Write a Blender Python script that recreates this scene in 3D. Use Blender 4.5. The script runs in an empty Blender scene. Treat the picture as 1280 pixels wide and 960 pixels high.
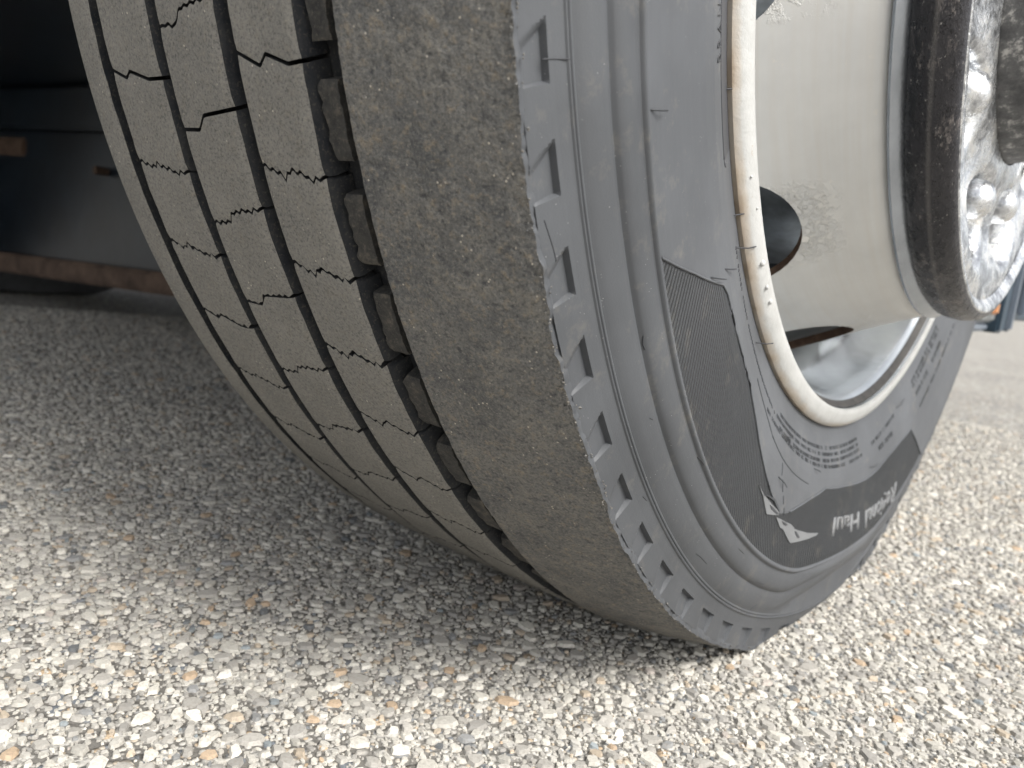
import bpy, bmesh, math, random
import numpy as np
from mathutils import Matrix, Vector
R_ = math.radians
random.seed(7); rng = np.random.default_rng(7)
sc = bpy.context.scene
COL = sc.collection

# ------------------------------------------------------------------ camera
HUB_Z = 0.434                                  # height of the wheel centre over the pavement
CAM = Vector((0.29495, -0.62240, HUB_Z - 0.20354))
yaw, pitch, roll = -0.64978044, 0.16013587, 0.12524946
f = Vector((math.sin(yaw)*math.cos(pitch), math.cos(yaw)*math.cos(pitch), -math.sin(pitch)))
r0 = Vector((math.cos(yaw), -math.sin(yaw), 0)); u0 = r0.cross(f)
rr = math.cos(roll)*r0 + math.sin(roll)*u0; uu = -math.sin(roll)*r0 + math.cos(roll)*u0
cd = bpy.data.cameras.new('camera'); cam = bpy.data.objects.new('camera', cd); COL.objects.link(cam)
cam.matrix_world = Matrix(((rr.x, uu.x, -f.x, CAM.x), (rr.y, uu.y, -f.y, CAM.y), (rr.z, uu.z, -f.z, CAM.z), (0, 0, 0, 1)))
cd.sensor_width = 36; cd.lens = 29.429; cd.clip_start = 0.01; cd.clip_end = 5000
cd.dof.use_dof = True; cd.dof.focus_distance = 0.35; cd.dof.aperture_fstop = 13
sc.camera = cam

# ------------------------------------------------------------------ light
SUN_EL, SUN_AZ = 48, 99        # azimuth measured from +Y (away from camera) towards +X
w = bpy.data.worlds.new('World'); sc.world = w; w.use_nodes = True
nt = w.node_tree; bg = nt.nodes['Background']
sky = nt.nodes.new('ShaderNodeTexSky'); sky.sky_type = 'NISHITA'; sky.sun_disc = False
sky.sun_elevation = R_(SUN_EL); sky.sun_rotation = R_(SUN_AZ); sky.dust_density = 4.0; sky.air_density = 1.0; sky.ozone_density = 1.0
hs = nt.nodes.new('ShaderNodeHueSaturation'); hs.inputs['Saturation'].default_value = 0.22
nt.links.new(sky.outputs[0], hs.inputs['Color']); nt.links.new(hs.outputs[0], bg.inputs[0]); bg.inputs[1].default_value = 0.105
sd = bpy.data.lights.new('sun', 'SUN'); sd.energy = 1.5; sd.angle = R_(24); sd.color = (1.0, 0.965, 0.905)
sun = bpy.data.objects.new('sun', sd); COL.objects.link(sun)
sv = Vector((math.sin(R_(SUN_AZ))*math.cos(R_(SUN_EL)), math.cos(R_(SUN_AZ))*math.cos(R_(SUN_EL)), math.sin(R_(SUN_EL))))
sun.rotation_euler = sv.to_track_quat('Z', 'Y').to_euler()
sc.view_settings.view_transform = 'Standard'; sc.view_settings.look = 'None'
sc.view_settings.exposure = 1.22; sc.view_settings.gamma = 1.0
sc.cycles.max_bounces = 8; sc.cycles.diffuse_bounces = 4; sc.cycles.glossy_bounces = 4

# ------------------------------------------------------------------ material helpers
class NB:
    def __init__(s, name):
        s.m = bpy.data.materials.new(name); s.m.use_nodes = True; s.t = s.m.node_tree; s.b = s.t.nodes['Principled BSDF']
    def n(s, kind, **kw):
        nd = s.t.nodes.new(kind)
        for k, v in kw.items(): setattr(nd, k, v)
        return nd
    def l(s, a, b): s.t.links.new(a, b)
    def coord(s, world=False):
        if world: return s.n('ShaderNodeNewGeometry').outputs['Position']
        return s.n('ShaderNodeTexCoord').outputs['Object']
    def noise(s, vec, scale, detail=4, rough=.6, out='Fac'):
        nd = s.n('ShaderNodeTexNoise'); nd.inputs['Scale'].default_value = scale; nd.inputs['Detail'].default_value = detail
        nd.inputs['Roughness'].default_value = rough; s.l(vec, nd.inputs['Vector']); return nd.outputs[out]
    def vor(s, vec, scale, feature='F1', out='Distance', rnd=1.0):
        nd = s.n('ShaderNodeTexVoronoi', feature=feature); nd.inputs['Scale'].default_value = scale
        nd.inputs['Randomness'].default_value = rnd
        s.l(vec, nd.inputs['Vector']); return nd.outputs[out]
    def ramp(s, fac, stops, interp='LINEAR'):
        nd = s.n('ShaderNodeValToRGB'); cr = nd.color_ramp; cr.interpolation = interp
        while len(cr.elements) < len(stops): cr.elements.new(0.5)
        for e, (p, c) in zip(cr.elements, stops):
            e.position = p; e.color = (c, c, c, 1) if isinstance(c, (int, float)) else (*c, 1)
        s.l(fac, nd.inputs[0]); return nd.outputs[0]
    def mix(s, fac, a, b, mode='MIX'):
        nd = s.n('ShaderNodeMix', data_type='RGBA', blend_type=mode)
        for i, v in ((0, fac), (6, a), (7, b)):
            if isinstance(v, (int, float)): nd.inputs[i].default_value = v if i == 0 else (v, v, v, 1)
            elif isinstance(v, tuple): nd.inputs[i].default_value = (*v, 1)
            else: s.l(v, nd.inputs[i])
        return nd.outputs[2]
    def math(s, op, a, b=0.0, c=None):
        nd = s.n('ShaderNodeMath', operation=op)
        for i, v in enumerate((a, b) if c is None else (a, b, c)):
            if isinstance(v, (int, float)): nd.inputs[i].default_value = v
            else: s.l(v, nd.inputs[i])
        return nd.outputs[0]
    def bump(s, h, strength=.3, dist=.001, prev=None):
        nd = s.n('ShaderNodeBump'); nd.inputs['Strength'].default_value = strength; nd.inputs['Distance'].default_value = dist
        s.l(h, nd.inputs['Height'])
        if prev is not None: s.l(prev, nd.inputs['Normal'])
        return nd.outputs[0]
    def done(s, color=None, rough=None, metal=None, normal=None, spec=None):
        for k, v in (('Base Color', color), ('Roughness', rough), ('Metallic', metal), ('Normal', normal), ('Specular IOR Level', spec)):
            if v is None: continue
            if isinstance(v, tuple): s.b.inputs[k].default_value = (*v, 1)
            elif isinstance(v, (int, float)): s.b.inputs[k].default_value = v
            else: s.l(v, s.b.inputs[k])
        return s.m
    def polar(s):
        """radius and angle about the wheel axis in object space"""
        sp = s.n('ShaderNodeSeparateXYZ'); s.l(s.coord(), sp.inputs[0])
        y = s.math('MULTIPLY', sp.outputs[1], -1.0); z = s.math('MULTIPLY', sp.outputs[2], -1.0)
        rad = s.math('SQRT', s.math('ADD', s.math('MULTIPLY', y, y), s.math('MULTIPLY', z, z)))
        ang = s.math('ARCTAN2', y, z)
        return sp.outputs[0], rad, ang

def tread_material(name, worn):
    b = NB(name); P = b.coord(True)
    big = b.noise(P, 38, 6, .65); mid = b.noise(P, 260, 5, .7); fine = b.noise(P, 800, 4, .75)
    if worn:
        c = b.ramp(big, [(.33, (.108, .109, .108)), (.5, (.148, .146, .139)), (.66, (.190, .183, .166))])
        c = b.mix(b.ramp(mid, [(.36, 0.0), (.66, 1.0)]), c, (.185, .16, .12), 'MIX') if False else b.mix(b.ramp(mid, [(.54, 0.0), (.70, .8)]), c, (.27, .225, .165))
        c = b.mix(b.ramp(mid, [(.30, .85), (.45, 0.0)]), c, (.045, .048, .054))
    else:
        c = b.ramp(big, [(.3, (.180, .175, .161)), (.7, (.228, .220, .200))])
        c = b.mix(b.ramp(mid, [(.5, 0.0), (.85, .6)]), c, (.19, .165, .125))
    c = b.mix(b.ramp(fine, [(.36, .6), (.5, 0.0)]), c, (.05, .05, .052))
    c = b.mix(b.ramp(fine, [(.54, 0.0), (.68, .6)]), c, (.29, .27, .225))
    # embedded quartz grains
    sp = b.vor(P, 330); spn = b.noise(P, 90, 2, .5)
    mask = b.math('MULTIPLY', b.ramp(sp, [(.10, 1.0), (.17, 0.0)]), b.ramp(spn, [(.52 if worn else .56, 0.0), (.62, .9)]))
    c = b.mix(mask, c, (.55, .50, .42))
    n = b.bump(fine, .65 if worn else .45, .0005); n = b.bump(mid, .9 if worn else .45, .0012, n)
    if worn: n = b.bump(b.noise(P, 75, 5, .7), .8, .003, n)
    n = b.bump(mask, .5, .0005, n)
    return b.done(c, .82, 0, n, .3)

def sidewall_material(name, base, hatch=False):
    b = NB(name); x, rad, ang = b.polar(); P = b.coord(True)
    big = b.noise(P, 16, 4, .55); fine = b.noise(P, 1500, 2, .6)
    k = tuple(v*.86 for v in base); k2 = tuple(v*1.13 for v in base)
    c = b.ramp(big, [(.35, k), (.65, k2)])
    # faint circumferential wiping streaks and dust
    cv = b.n('ShaderNodeCombineXYZ'); b.l(b.math('MULTIPLY', rad, 420.0), cv.inputs[0]); b.l(b.math('MULTIPLY', ang, 5.0), cv.inputs[1])
    st = b.noise(cv.outputs[0], 1.0, 4, .7)
    c = b.mix(b.ramp(st, [(.45, 0.0), (.75, .10)]), c, tuple(v*1.4+.01 for v in base))
    c = b.mix(b.ramp(b.noise(P, 60, 5, .75), [(.56, 0.0), (.8, .35)]), c, (.21, .19, .155))
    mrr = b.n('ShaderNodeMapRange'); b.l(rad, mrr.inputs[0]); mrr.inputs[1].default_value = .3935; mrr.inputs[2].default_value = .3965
    mrr.inputs[3].default_value = 1.32; mrr.inputs[4].default_value = 1.0  # inner sidewall colour raised: paints in the light its tilted face catches
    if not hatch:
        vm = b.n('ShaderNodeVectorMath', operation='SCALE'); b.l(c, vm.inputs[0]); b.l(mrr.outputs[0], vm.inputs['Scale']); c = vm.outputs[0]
    sp = b.vor(P, 520); c = b.mix(b.math('MULTIPLY', b.ramp(sp, [(.07, 1.0), (.12, 0.0)]), b.ramp(b.noise(P, 150, 1, .5), [(.6, 0.0), (.66, .6)])), c, (.45, .44, .42))
    n = b.bump(fine, .22, .0003)
    n = b.bump(b.noise(P, 45, 4, .6), .15, .002, n)
    if hatch:
        ph = b.math('ADD', b.math('MULTIPLY', ang, .39), b.math('MULTIPLY', rad, .88))
        wv = b.math('SINE', b.math('MULTIPLY', ph, 2*math.pi/.0036))
        n = b.bump(wv, 1.0, .00055, n)
        return b.done(c, .62, 0, n, .4)
    return b.done(c, .56, 0, n, .45)

M = {}
M['worn'] = tread_material('worn_shoulder_rubber', True)
M['tread'] = tread_material('tread_rubber', False)
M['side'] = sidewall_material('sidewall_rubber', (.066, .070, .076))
M['panel'] = sidewall_material('hatched_rubber', (.032, .0345, .038), True)
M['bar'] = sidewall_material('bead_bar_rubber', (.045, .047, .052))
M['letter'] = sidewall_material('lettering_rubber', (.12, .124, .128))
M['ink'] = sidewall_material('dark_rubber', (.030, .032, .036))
def simple(name, col, rough=.5, metal=0, nscale=80, var=.25, bump=.2, dist=.001, spec=.5):
    b = NB(name); P = b.coord(True); nz = b.noise(P, nscale, 5, .65)
    c = b.ramp(nz, [(.3, tuple(v*(1-var) for v in col)), (.7, tuple(min(1, v*(1+var)) for v in col))])
    return b.done(c, rough, metal, b.bump(nz, bump, dist), spec)
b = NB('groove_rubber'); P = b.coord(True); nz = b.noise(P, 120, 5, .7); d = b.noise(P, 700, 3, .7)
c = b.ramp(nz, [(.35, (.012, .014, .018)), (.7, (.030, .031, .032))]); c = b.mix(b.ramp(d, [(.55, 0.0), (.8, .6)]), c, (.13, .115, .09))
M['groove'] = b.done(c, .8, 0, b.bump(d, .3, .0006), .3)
b = NB('stone_ejector_rubber'); P = b.coord(True); nz = b.noise(P, 150, 5, .7); d = b.noise(P, 700, 3, .7)
c = b.ramp(nz, [(.35, (.028, .028, .028)), (.55, (.052, .050, .046)), (.72, (.12, .105, .085))]); c = b.mix(b.ramp(d, [(.55, 0.0), (.8, .5)]), c, (.2, .18, .14))
M['ejector'] = b.done(c, .8, 0, b.bump(nz, .8, .0015, b.bump(d, .3, .0006)), .3)

# painted steel rim: cream paint, orange rust stain on the outer bead edge
b = NB('cream_painted_steel'); x, rad, ang = b.polar(); P = b.coord(True)
nz = b.noise(P, 55, 5, .65); f2 = b.noise(P, 400, 3, .6); spots = b.noise(P, 130, 4, .7)
c = b.ramp(nz, [(.3, (.42, .423, .41)), (.7, (.51, .513, .50))])
edge = b.math('ADD', rad, b.math('MULTIPLY', b.math('SUBTRACT', b.noise(P, 40, 3, .6), .5), .007))
stain = b.ramp(edge, [(0, 0.0), (1, 1.0)]); 
mr = b.n('ShaderNodeMapRange'); b.l(edge, mr.inputs[0]); mr.inputs[1].default_value = .2955; mr.inputs[2].default_value = .2995
c = b.mix(b.math('MULTIPLY', mr.outputs[0], .7), c, (.44, .34, .23))
mr2 = b.n('ShaderNodeMapRange'); b.l(edge, mr2.inputs[0]); mr2.inputs[1].default_value = .2988; mr2.inputs[2].default_value = .3015
c = b.mix(b.math('MULTIPLY', mr2.outputs[0], .8), c, (.13, .075, .035))
c = b.mix(b.ramp(spots, [(.66, 0.0), (.74, .7)]), c, (.30, .19, .10))
n = b.bump(spots, .35, .0015, b.bump(f2, .15, .0004))
M['cream'] = b.done(c, .38, 0, n, .5)
b = NB('silver_painted_steel'); P = b.coord(True)
nz = b.noise(P, 30, 5, .6); c = b.ramp(nz, [(.3, (.60, .63, .65)), (.7, (.76, .78, .79))])
M['silver'] = b.done(c, .20, .85, b.bump(b.noise(P, 120, 4, .6), .12, .001), .5)
# disc: cream grey paint with crusty patches around the hand holes
b = NB('disc_paint'); x, rad, ang = b.polar(); P = b.coord(True)
cv = b.n('ShaderNodeCombineXYZ'); b.l(b.math('MULTIPLY', x, 260.0), cv.inputs[0]); b.l(b.math('MULTIPLY', ang, 2.0), cv.inputs[1])
st = b.noise(cv.outputs[0], 1.0, 4, .6)
nz = b.noise(P, 26, 4, .6); c = b.ramp(nz, [(.3, (.59, .59, .575)), (.7, (.67, .67, .65))])
c = b.mix(b.ramp(st, [(.4, 0.0), (.7, .35)]), c, (.58, .55, .50))
fl = b.noise(P, 210, 5, .75); cell = b.math('COSINE', b.math('MULTIPLY', b.math('SUBTRACT', ang, R_(41.5)), 10.0))
ring = b.math('MULTIPLY', b.ramp(cell, [(.1, 0.0), (.75, 1.0)]), b.ramp(b.math('MULTIPLY', x, 5.0), [(.30, 0.0), (.45, 1.0), (.62, 1.0), (.74, 0.0)]))
crust = b.math('MULTIPLY', b.ramp(b.math('ADD', fl, b.math('MULTIPLY', b.math('SUBTRACT', b.noise(P, 45, 3, .6), .5), .6)), [(.46, 0.0), (.6, 1.0)]), ring)
c = b.mix(b.math('MULTIPLY', crust, .6), c, (.76, .74, .68))
c = b.mix(b.math('MULTIPLY', b.ramp(fl, [(.28, .5), (.42, 0.0)]), ring), c, (.44, .40, .32))
c = b.mix(b.ramp(b.noise(P, 130, 3, .6), [(.68, 0.0), (.76, .6)]), c, (.70, .67, .61))
n = b.bump(crust, .7, .0014, b.bump(b.noise(P, 90, 4, .6), .08, .001))
M['disc'] = b.done(c, .34, .12, n, .5)
b = NB('rusty_edge_steel'); P = b.coord(True); nz = b.noise(P, 160, 5, .7)
M['rust'] = b.done(b.ramp(nz, [(.35, (.05, .028, .018)), (.6, (.10, .062, .042)), (.75, (.24, .18, .13))]), .8, 0, b.bump(nz, .5, .001), .3)
M['drum'] = simple('dark_brake_steel', (.46, .50, .54), .30, .8, 60, .3, .1, .002)
M['drum2'] = simple('dark_rim_tone', (.06, .055, .05), .6, 0, 90, .5, .3, .001)
# hub cover: dark glossy band with crackled lacquer
b = NB('crackled_black_lacquer'); x, rad, ang = b.polar(); P = b.coord(True)
mp = b.n('ShaderNodeMapping'); b.l(P, mp.inputs[0]); mp.inputs['Scale'].default_value = (1.6, 1, .55)
v1 = b.noise(mp.outputs[0], 120, 6, .75); v2 = b.vor(b.mix(.12, mp.outputs[0], b.noise(P, 60, 3, .6, 'Color')), 38, 'DISTANCE_TO_EDGE'); v3 = b.noise(mp.outputs[0], 420, 4, .7)
c = b.ramp(b.noise(mp.outputs[0], 25, 3, .5), [(.35, (.024, .024, .029)), (.65, (.052, .050, .054))])
b_x = b.ramp(b.math('MULTIPLY', b.math('SUBTRACT', x, .17), 30.0), [(.10, 1.0), (.28, .9), (.40, 0.0)])   # lacquer gone on the inner edge
c = b.mix(b.math('MULTIPLY', b.ramp(v1, [(.42, 0.0), (.56, 1.0)]), b_x), c, (.012, .014, .018))
c = b.mix(b.math('MULTIPLY', b.ramp(v2, [(.012, 1.0), (.04, 0.0)]), b.ramp(v1, [(.42, 0.0), (.52, 1.0)])), c, (.014, .014, .016))
c = b.mix(b.ramp(v3, [(.64, 0.0), (.69, .9)]), c, (.40, .39, .37))
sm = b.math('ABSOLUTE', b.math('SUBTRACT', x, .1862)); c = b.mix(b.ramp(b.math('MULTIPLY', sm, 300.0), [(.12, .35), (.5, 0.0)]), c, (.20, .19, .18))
pl_ = b.noise(mp.outputs[0], 34, 6, .8)
c = b.mix(b.math('MULTIPLY', b.ramp(pl_, [(.56, 0.0), (.60, .85)]), b.ramp(v1, [(.44, .2), (.58, 1.0)])), c, (.21, .19, .18))
rg = b.ramp(v1, [(.4, .12), (.6, .34)])
M['lacquer'] = b.done(c, rg, .35, b.bump(v1, .55, .0025, b.bump(v3, .3, .0006)), .6)
b = NB('worn_chrome'); P = b.coord(True); v1 = b.noise(P, 48, 6, .75); v3 = b.noise(P, 300, 4, .7)
c = b.ramp(v1, [(.36, (.26, .27, .29)), (.5, (.74, .76, .78)), (.64, (.86, .84, .80))])
M['chrome'] = b.done(c, b.ramp(v1, [(.35, .12), (.65, .38)]), b.ramp(v3, [(.35, 1.0), (.7, .7)]), b.bump(v1, .5, .003, b.bump(v3, .3, .0006)), .5)
M['gunmetal'] = simple('dull_chrome', (.42, .45, .49), .24, .9, 40, .18, .15, .002)
b = NB('pocket_steel'); P = b.coord(True); v1 = b.noise(P, 75, 6, .75)
c = b.ramp(v1, [(.40, (.06, .06, .062)), (.55, (.12, .12, .12)), (.64, (.42, .41, .39))])
M['pocket'] = b.done(c, .5, .3, b.bump(v1, .6, .003), .5)
M['under'] = simple('dark_blue_chassis_paint', (.008, .014, .022), .30, .1, 9, .45, .2, .004)
b = NB('rusty_flange_paint'); P = b.coord(True); nz = b.noise(P, 22, 5, .7)
M['flange'] = b.done(b.ramp(nz, [(.35, (.055, .036, .027)), (.65, (.15, .10, .072))]), .75, 0, b.bump(nz, .4, .003), .3)
M['bodypaint'] = simple('grey_body_paint', (.16, .19, .23), .35, .1, 6, .15, .05, .002)
M['bodydark'] = simple('dark_teal_body_paint', (.035, .06, .085), .4, .1, 6, .2, .05, .002)
M['bodygrey'] = simple('dusty_grey_step_paint', (.17, .18, .18), .5, .1, 14, .3, .1, .002)
M['orange'] = simple('orange_lens', (.62, .30, .14), .4, 0, 60, .2, .05, .001)
M['blacktyre'] = simple('plain_tyre_rubber', (.045, .047, .05), .8, 0, 60, .2, .2, .002)

# ground materials
b = NB('asphalt_binder'); P = b.coord(True)
def vc(scale, cols_off):
    cc = b.vor(P, scale, 'F1', 'Color'); dd = b.vor(P, scale)
    sep = b.n('ShaderNodeSeparateColor'); b.l(cc, sep.inputs[0])
    col = b.ramp(sep.outputs[0], [(0, (.10, .12, .15)), (.09, (.16, .17, .18)), (.13, (.35, .34, .32)), (.45, (.46, .445, .41)), (.80, (.55, .53, .485)), (.95, (.46, .39, .30)), (1, (.46, .33, .2))])
    return col, dd, sep.outputs[1]
c1, d1, k1 = vc(118, 0); c2, d2, k2 = vc(300, 1)
binder = b.ramp(b.noise(P, 500, 4, .7), [(.3, (.045, .043, .04)), (.7, (.16, .15, .135))])
small = b.mix(b.ramp(d2, [(.34, 1.0), (.52, 0.0)]), binder, c2)
mask1 = b.math('MULTIPLY', b.ramp(d1, [(.38, 1.0), (.52, 0.0)]), b.ramp(k1, [(.15, 0.0), (.2, 1.0)]))
colr = b.mix(mask1, small, c1)
# weathering patches on the open pavement
colr = b.mix(b.ramp(b.noise(P, 3.1, 4, .6), [(.4, .1), (.75, .35)]), colr, (.52, .50, .455))
h = b.math('ADD', b.math('MULTIPLY', b.ramp(d1, [(.25, 1.0), (.6, 0.0)]), .8), b.ramp(d2, [(.2, .4), (.6, 0.0)]))
M['asphalt'] = b.done(colr, .85, 0, b.bump(h, .75, .003), .25)
b = NB('aggregate_stone'); P = b.coord(True)
at = b.n('ShaderNodeAttribute', attribute_name='Col'); nz = b.noise(P, 650, 4, .7); n2 = b.noise(P, 180, 4, .7)
c = b.mix(b.ramp(nz, [(.3, .45), (.55, 0.0)]), at.outputs['Color'], (.20, .18, .155))
c = b.mix(b.ramp(n2, [(.55, 0.0), (.8, .45)]), c, (.30, .27, .23))
M['stone'] = b.done(c, .7, 0, b.bump(nz, .5, .0007), .35)

# ------------------------------------------------------------------ object helpers
def tag(o, label=None, cat=None, group=None, kind=None):
    for k, v in (('label', label), ('category', cat), ('group', group), ('kind', kind)):
        if v: o[k] = v
    return o
def empty(name, loc=(0, 0, 0)):
    o = bpy.data.objects.new(name, None); o.location = loc; o.empty_display_size = .05; COL.objects.link(o); return o
def link(name, me, parent=None, mats=(), loc=(0, 0, 0)):
    o = bpy.data.objects.new(name, me); COL.objects.link(o); o.location = loc
    if parent: o.parent = parent
    for m_ in mats:
        if m_.name not in me.materials: me.materials.append(m_)
    return o
def mesh_np(name, V, F, smooth=True, sharp=None, mi=None):
    """V (n,3), F (m,4) or (m,3) int arrays"""
    me = bpy.data.meshes.new(name); V = np.asarray(V, np.float32); F = np.asarray(F, np.int32); k = F.shape[1]
    me.vertices.add(len(V)); me.vertices.foreach_set('co', V.ravel())
    me.loops.add(F.size); me.loops.foreach_set('vertex_index', F.ravel())
    me.polygons.add(len(F)); me.polygons.foreach_set('loop_start', np.arange(0, F.size, k, dtype=np.int32))
    if mi is not None: me.polygons.foreach_set('material_index', np.asarray(mi, np.int32))
    me.update(calc_edges=True)
    me.polygons.foreach_set('use_smooth', np.full(len(F), smooth))
    if sharp: me.set_sharp_from_angle(angle=R_(sharp))
    return me
def cylpts(x, r, ph): return np.stack([x + 0*ph, -r*np.sin(ph), -r*np.cos(ph)], -1)
def grid_faces(nr, nc, wrap_c=False, flip=False):
    i = np.arange(nr-1)[:, None]; j = np.arange(nc if wrap_c else nc-1)[None]
    j2 = (j+1) % nc
    q = np.stack([i*nc+j + 0*i, i*nc+j2, (i+1)*nc+j2, (i+1)*nc+j], -1).reshape(-1, 4)
    return q[:, ::-1] if flip else q
def revolve(name, prof, n=192, mat=None, parent=None, smooth=35, closed=False):
    pr = np.array(prof, float)
    if closed: pr = np.vstack([pr, pr[:1]])
    ph = np.linspace(0, 2*np.pi, n, endpoint=False)
    V = np.stack([np.repeat(pr[:, :1], n, 1), -pr[:, 1:]*np.sin(ph), -pr[:, 1:]*np.cos(ph)], -1).reshape(-1, 3)
    me = mesh_np(name, V, grid_faces(len(pr), n, True), True, smooth)
    return link(name, me, parent, [mat])
def box_mesh(name, x0, x1, y0, y1, z0, z1, bevel=.004, seg=2):
    bm = bmesh.new(); bmesh.ops.create_cube(bm, size=1)
    for v in bm.verts: v.co = Vector(((x0+x1)/2+v.co.x*(x1-x0), (y0+y1)/2+v.co.y*(y1-y0), (z0+z1)/2+v.co.z*(z1-z0)))
    if bevel: bmesh.ops.bevel(bm, geom=bm.edges[:], offset=bevel, segments=seg, affect='EDGES')
    me = bpy.data.meshes.new(name); bm.to_mesh(me); bm.free()
    for p_ in me.polygons: p_.use_smooth = True
    me.set_sharp_from_angle(angle=R_(40)); return me
def tubes_mesh(name, lines, rad, sides=5):
    V, F = [], []
    for ln in lines:
        ln = [Vector(q) for q in ln]; base = len(V)
        for i, q in enumerate(ln):
            t = (ln[min(i+1, len(ln)-1)] - ln[max(i-1, 0)]).normalized()
            a = t.orthogonal().normalized(); c_ = t.cross(a)
            k = rad
            for s in range(sides):
                an = 2*math.pi*s/sides; V.append(q + (a*math.cos(an)+c_*math.sin(an))*k)
        for i in range(len(ln)-1):
            for s in range(sides): F.append((base+i*sides+s, base+i*sides+(s+1) % sides, base+(i+1)*sides+(s+1) % sides, base+(i+1)*sides+s))
    return mesh_np(name, np.array([tuple(v) for v in V]), np.array(F), True)
def fnoise(tab_n, seed, amp=1.0):
    """periodic 1-D value noise over the full turn"""
    t = np.random.default_rng(seed).uniform(-1, 1, tab_n)
    def g(ph):
        u = (np.asarray(ph)/(2*np.pi) % 1.0)*tab_n; i = np.floor(u).astype(int); w_ = u-i; w_ = w_*w_*(3-2*w_)
        return amp*(t[i % tab_n]*(1-w_) + t[(i+1) % tab_n]*w_)
    return g

# ------------------------------------------------------------------ wheel geometry
FLAT = 0.4335          # tyre is squashed flat at this distance under the hub
def deform(V):
    """contact patch: tread pressed flat, sidewall bulging above it"""
    V = np.array(V, float); r = np.hypot(V[:, 1], V[:, 2]); ang = np.arctan2(-V[:, 1], -V[:, 2])
    rt = np.interp(r, [.30, .36, .42, .435], [.30, .36, .42, .435])
    refr = np.where(r > .425, r, .449)
    d = refr*np.cos(ang) - FLAT; d = np.where(r > .425, np.maximum(d, 0), .5*(d+np.sqrt(d*d+.004**2)))
    wgt = np.clip((r-.335)/(.43-.335), 0, 1); wgt = wgt*wgt*(3-2*wgt)
    V[:, 2] += d*wgt
    bell = np.exp(-((r-.395)/.035)**2); sb = .449*np.cos(ang)-FLAT; sb = .5*(sb+np.sqrt(sb*sb+.006**2))
    V[:, 0] += np.sign(V[:, 0])*bell*sb*.35*(np.abs(V[:, 0]) > .1)
    return V
wheel = empty('wheel'); tag(wheel, 'worn ribbed truck tyre on a cream painted steel wheel with peeling hub cover', 'wheel')
HUB = (0, 0, HUB_Z)

CROWN = [(-.130, .4500), (-.1259, .4539), (-.0926, .4568), (-.0425, .4589), (.0078, .4598), (.0652, .4604), (.10, .4560), (.1285, .4503), (.1308, .4490)]
def crown(x): return np.interp(x, [a for a, _ in CROWN], [b_ for _, b_ in CROWN])
# sidewall outline, radius -> x
SW = [(.293, .1220), (.2978, .1250), (.303, .1262), (.312, .1295), (.322, .1330), (.333, .1362), (.345, .1385), (.36, .1402), (.375, .1415), (.39, .1424)]
def sidex(r): return np.interp(r, [a for a, _ in SW], [b_ for _, b_ in SW])
def side_pt(deg, r, lift=0.0):
    a = R_(deg); return Vector((float(sidex(r))+lift, -r*math.sin(a), -r*math.cos(a)))

# --- casing: groove floors, buttress with pockets, ridges, sidewall
prof = [(-.120, .2925), (-.125, .2978), (-.1300, .312), (-.1365, .333), (-.1405, .36), (-.1425, .39), (-.1395, .415), (-.1345, .432), (-.1310, .4465)]
prof += [(x_, .4485) for x_ in (-.1285, -.10, -.09, -.05, 0., .03, .058, .066)]
prof += [(.070, .4440), (.100, .4440), (.1275, .4440)]
rs = list(np.arange(.4478, .4330, -.00055)); bx = lambda r: float(np.interp(r, [.431, .441, .446, .4478], [.1330, .1313, .1306, .1303]))
prof += [(bx(r), r) for r in rs]
prof += [(.1332, .4312), (.1334, .4296), (.1337, .4286), (.1344, .4281), (.1346, .4276), (.1340, .4271), (.1339, .4267), (.1345, .4263), (.1346, .4258), (.1343, .4252)]
prof += [(.1350, .4240), (.1358, .4228), (.1370, .4195), (.1379, .4155), (.1382, .4125), (.1380, .4114), (.1379, .4109), (.1384, .4104), (.1392, .4099), (.1400, .4090), (.1408, .4072), (.1413, .4050), (.1415, .4022), (.1414, .3997), (.1412, .3983), (.1411, .3977), (.1413, .3972), (.1420, .3967), (.1426, .3962), (.1428, .3957), (.1427, .3950)]
prof += [(float(sidex(r)), r) for r in np.arange(.3938, .3040, -.00085)]
prof += [(.1258, .3010), (.1252, .2990), (.1240, .2960), (.1215, .2925)]
prof = np.array(prof)
degs = np.concatenate([np.arange(-90, -34, .5), np.arange(-34, 82, .115), np.arange(82, 270, 1.0)])
phs = np.radians(degs)
PX, PHG = np.meshgrid(prof[:, 0], phs, indexing='ij'); PR = np.repeat(prof[:, 1:], len(phs), 1)
# buttress pockets
pitch = 360/77; base_deg = 60.25
loc = (np.degrees(PHG) - base_deg) % pitch                       # degrees above the bottom edge of its pocket
rin, rout = .4358, .4500
tfrac = (PR-rin)/(rout-rin)
top = 2.35 - 1.0*np.clip(tfrac, 0, 1)
inside = (loc > 0) & (loc < top) & (PR > rin) & (PX > .12) & (PR < .4482)
depth = .0026*np.clip(1.0-.85*tfrac, .1, 1)*np.clip((top-loc)/.35, .3, 1)
PX = np.where(inside, PX-depth, PX)
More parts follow.
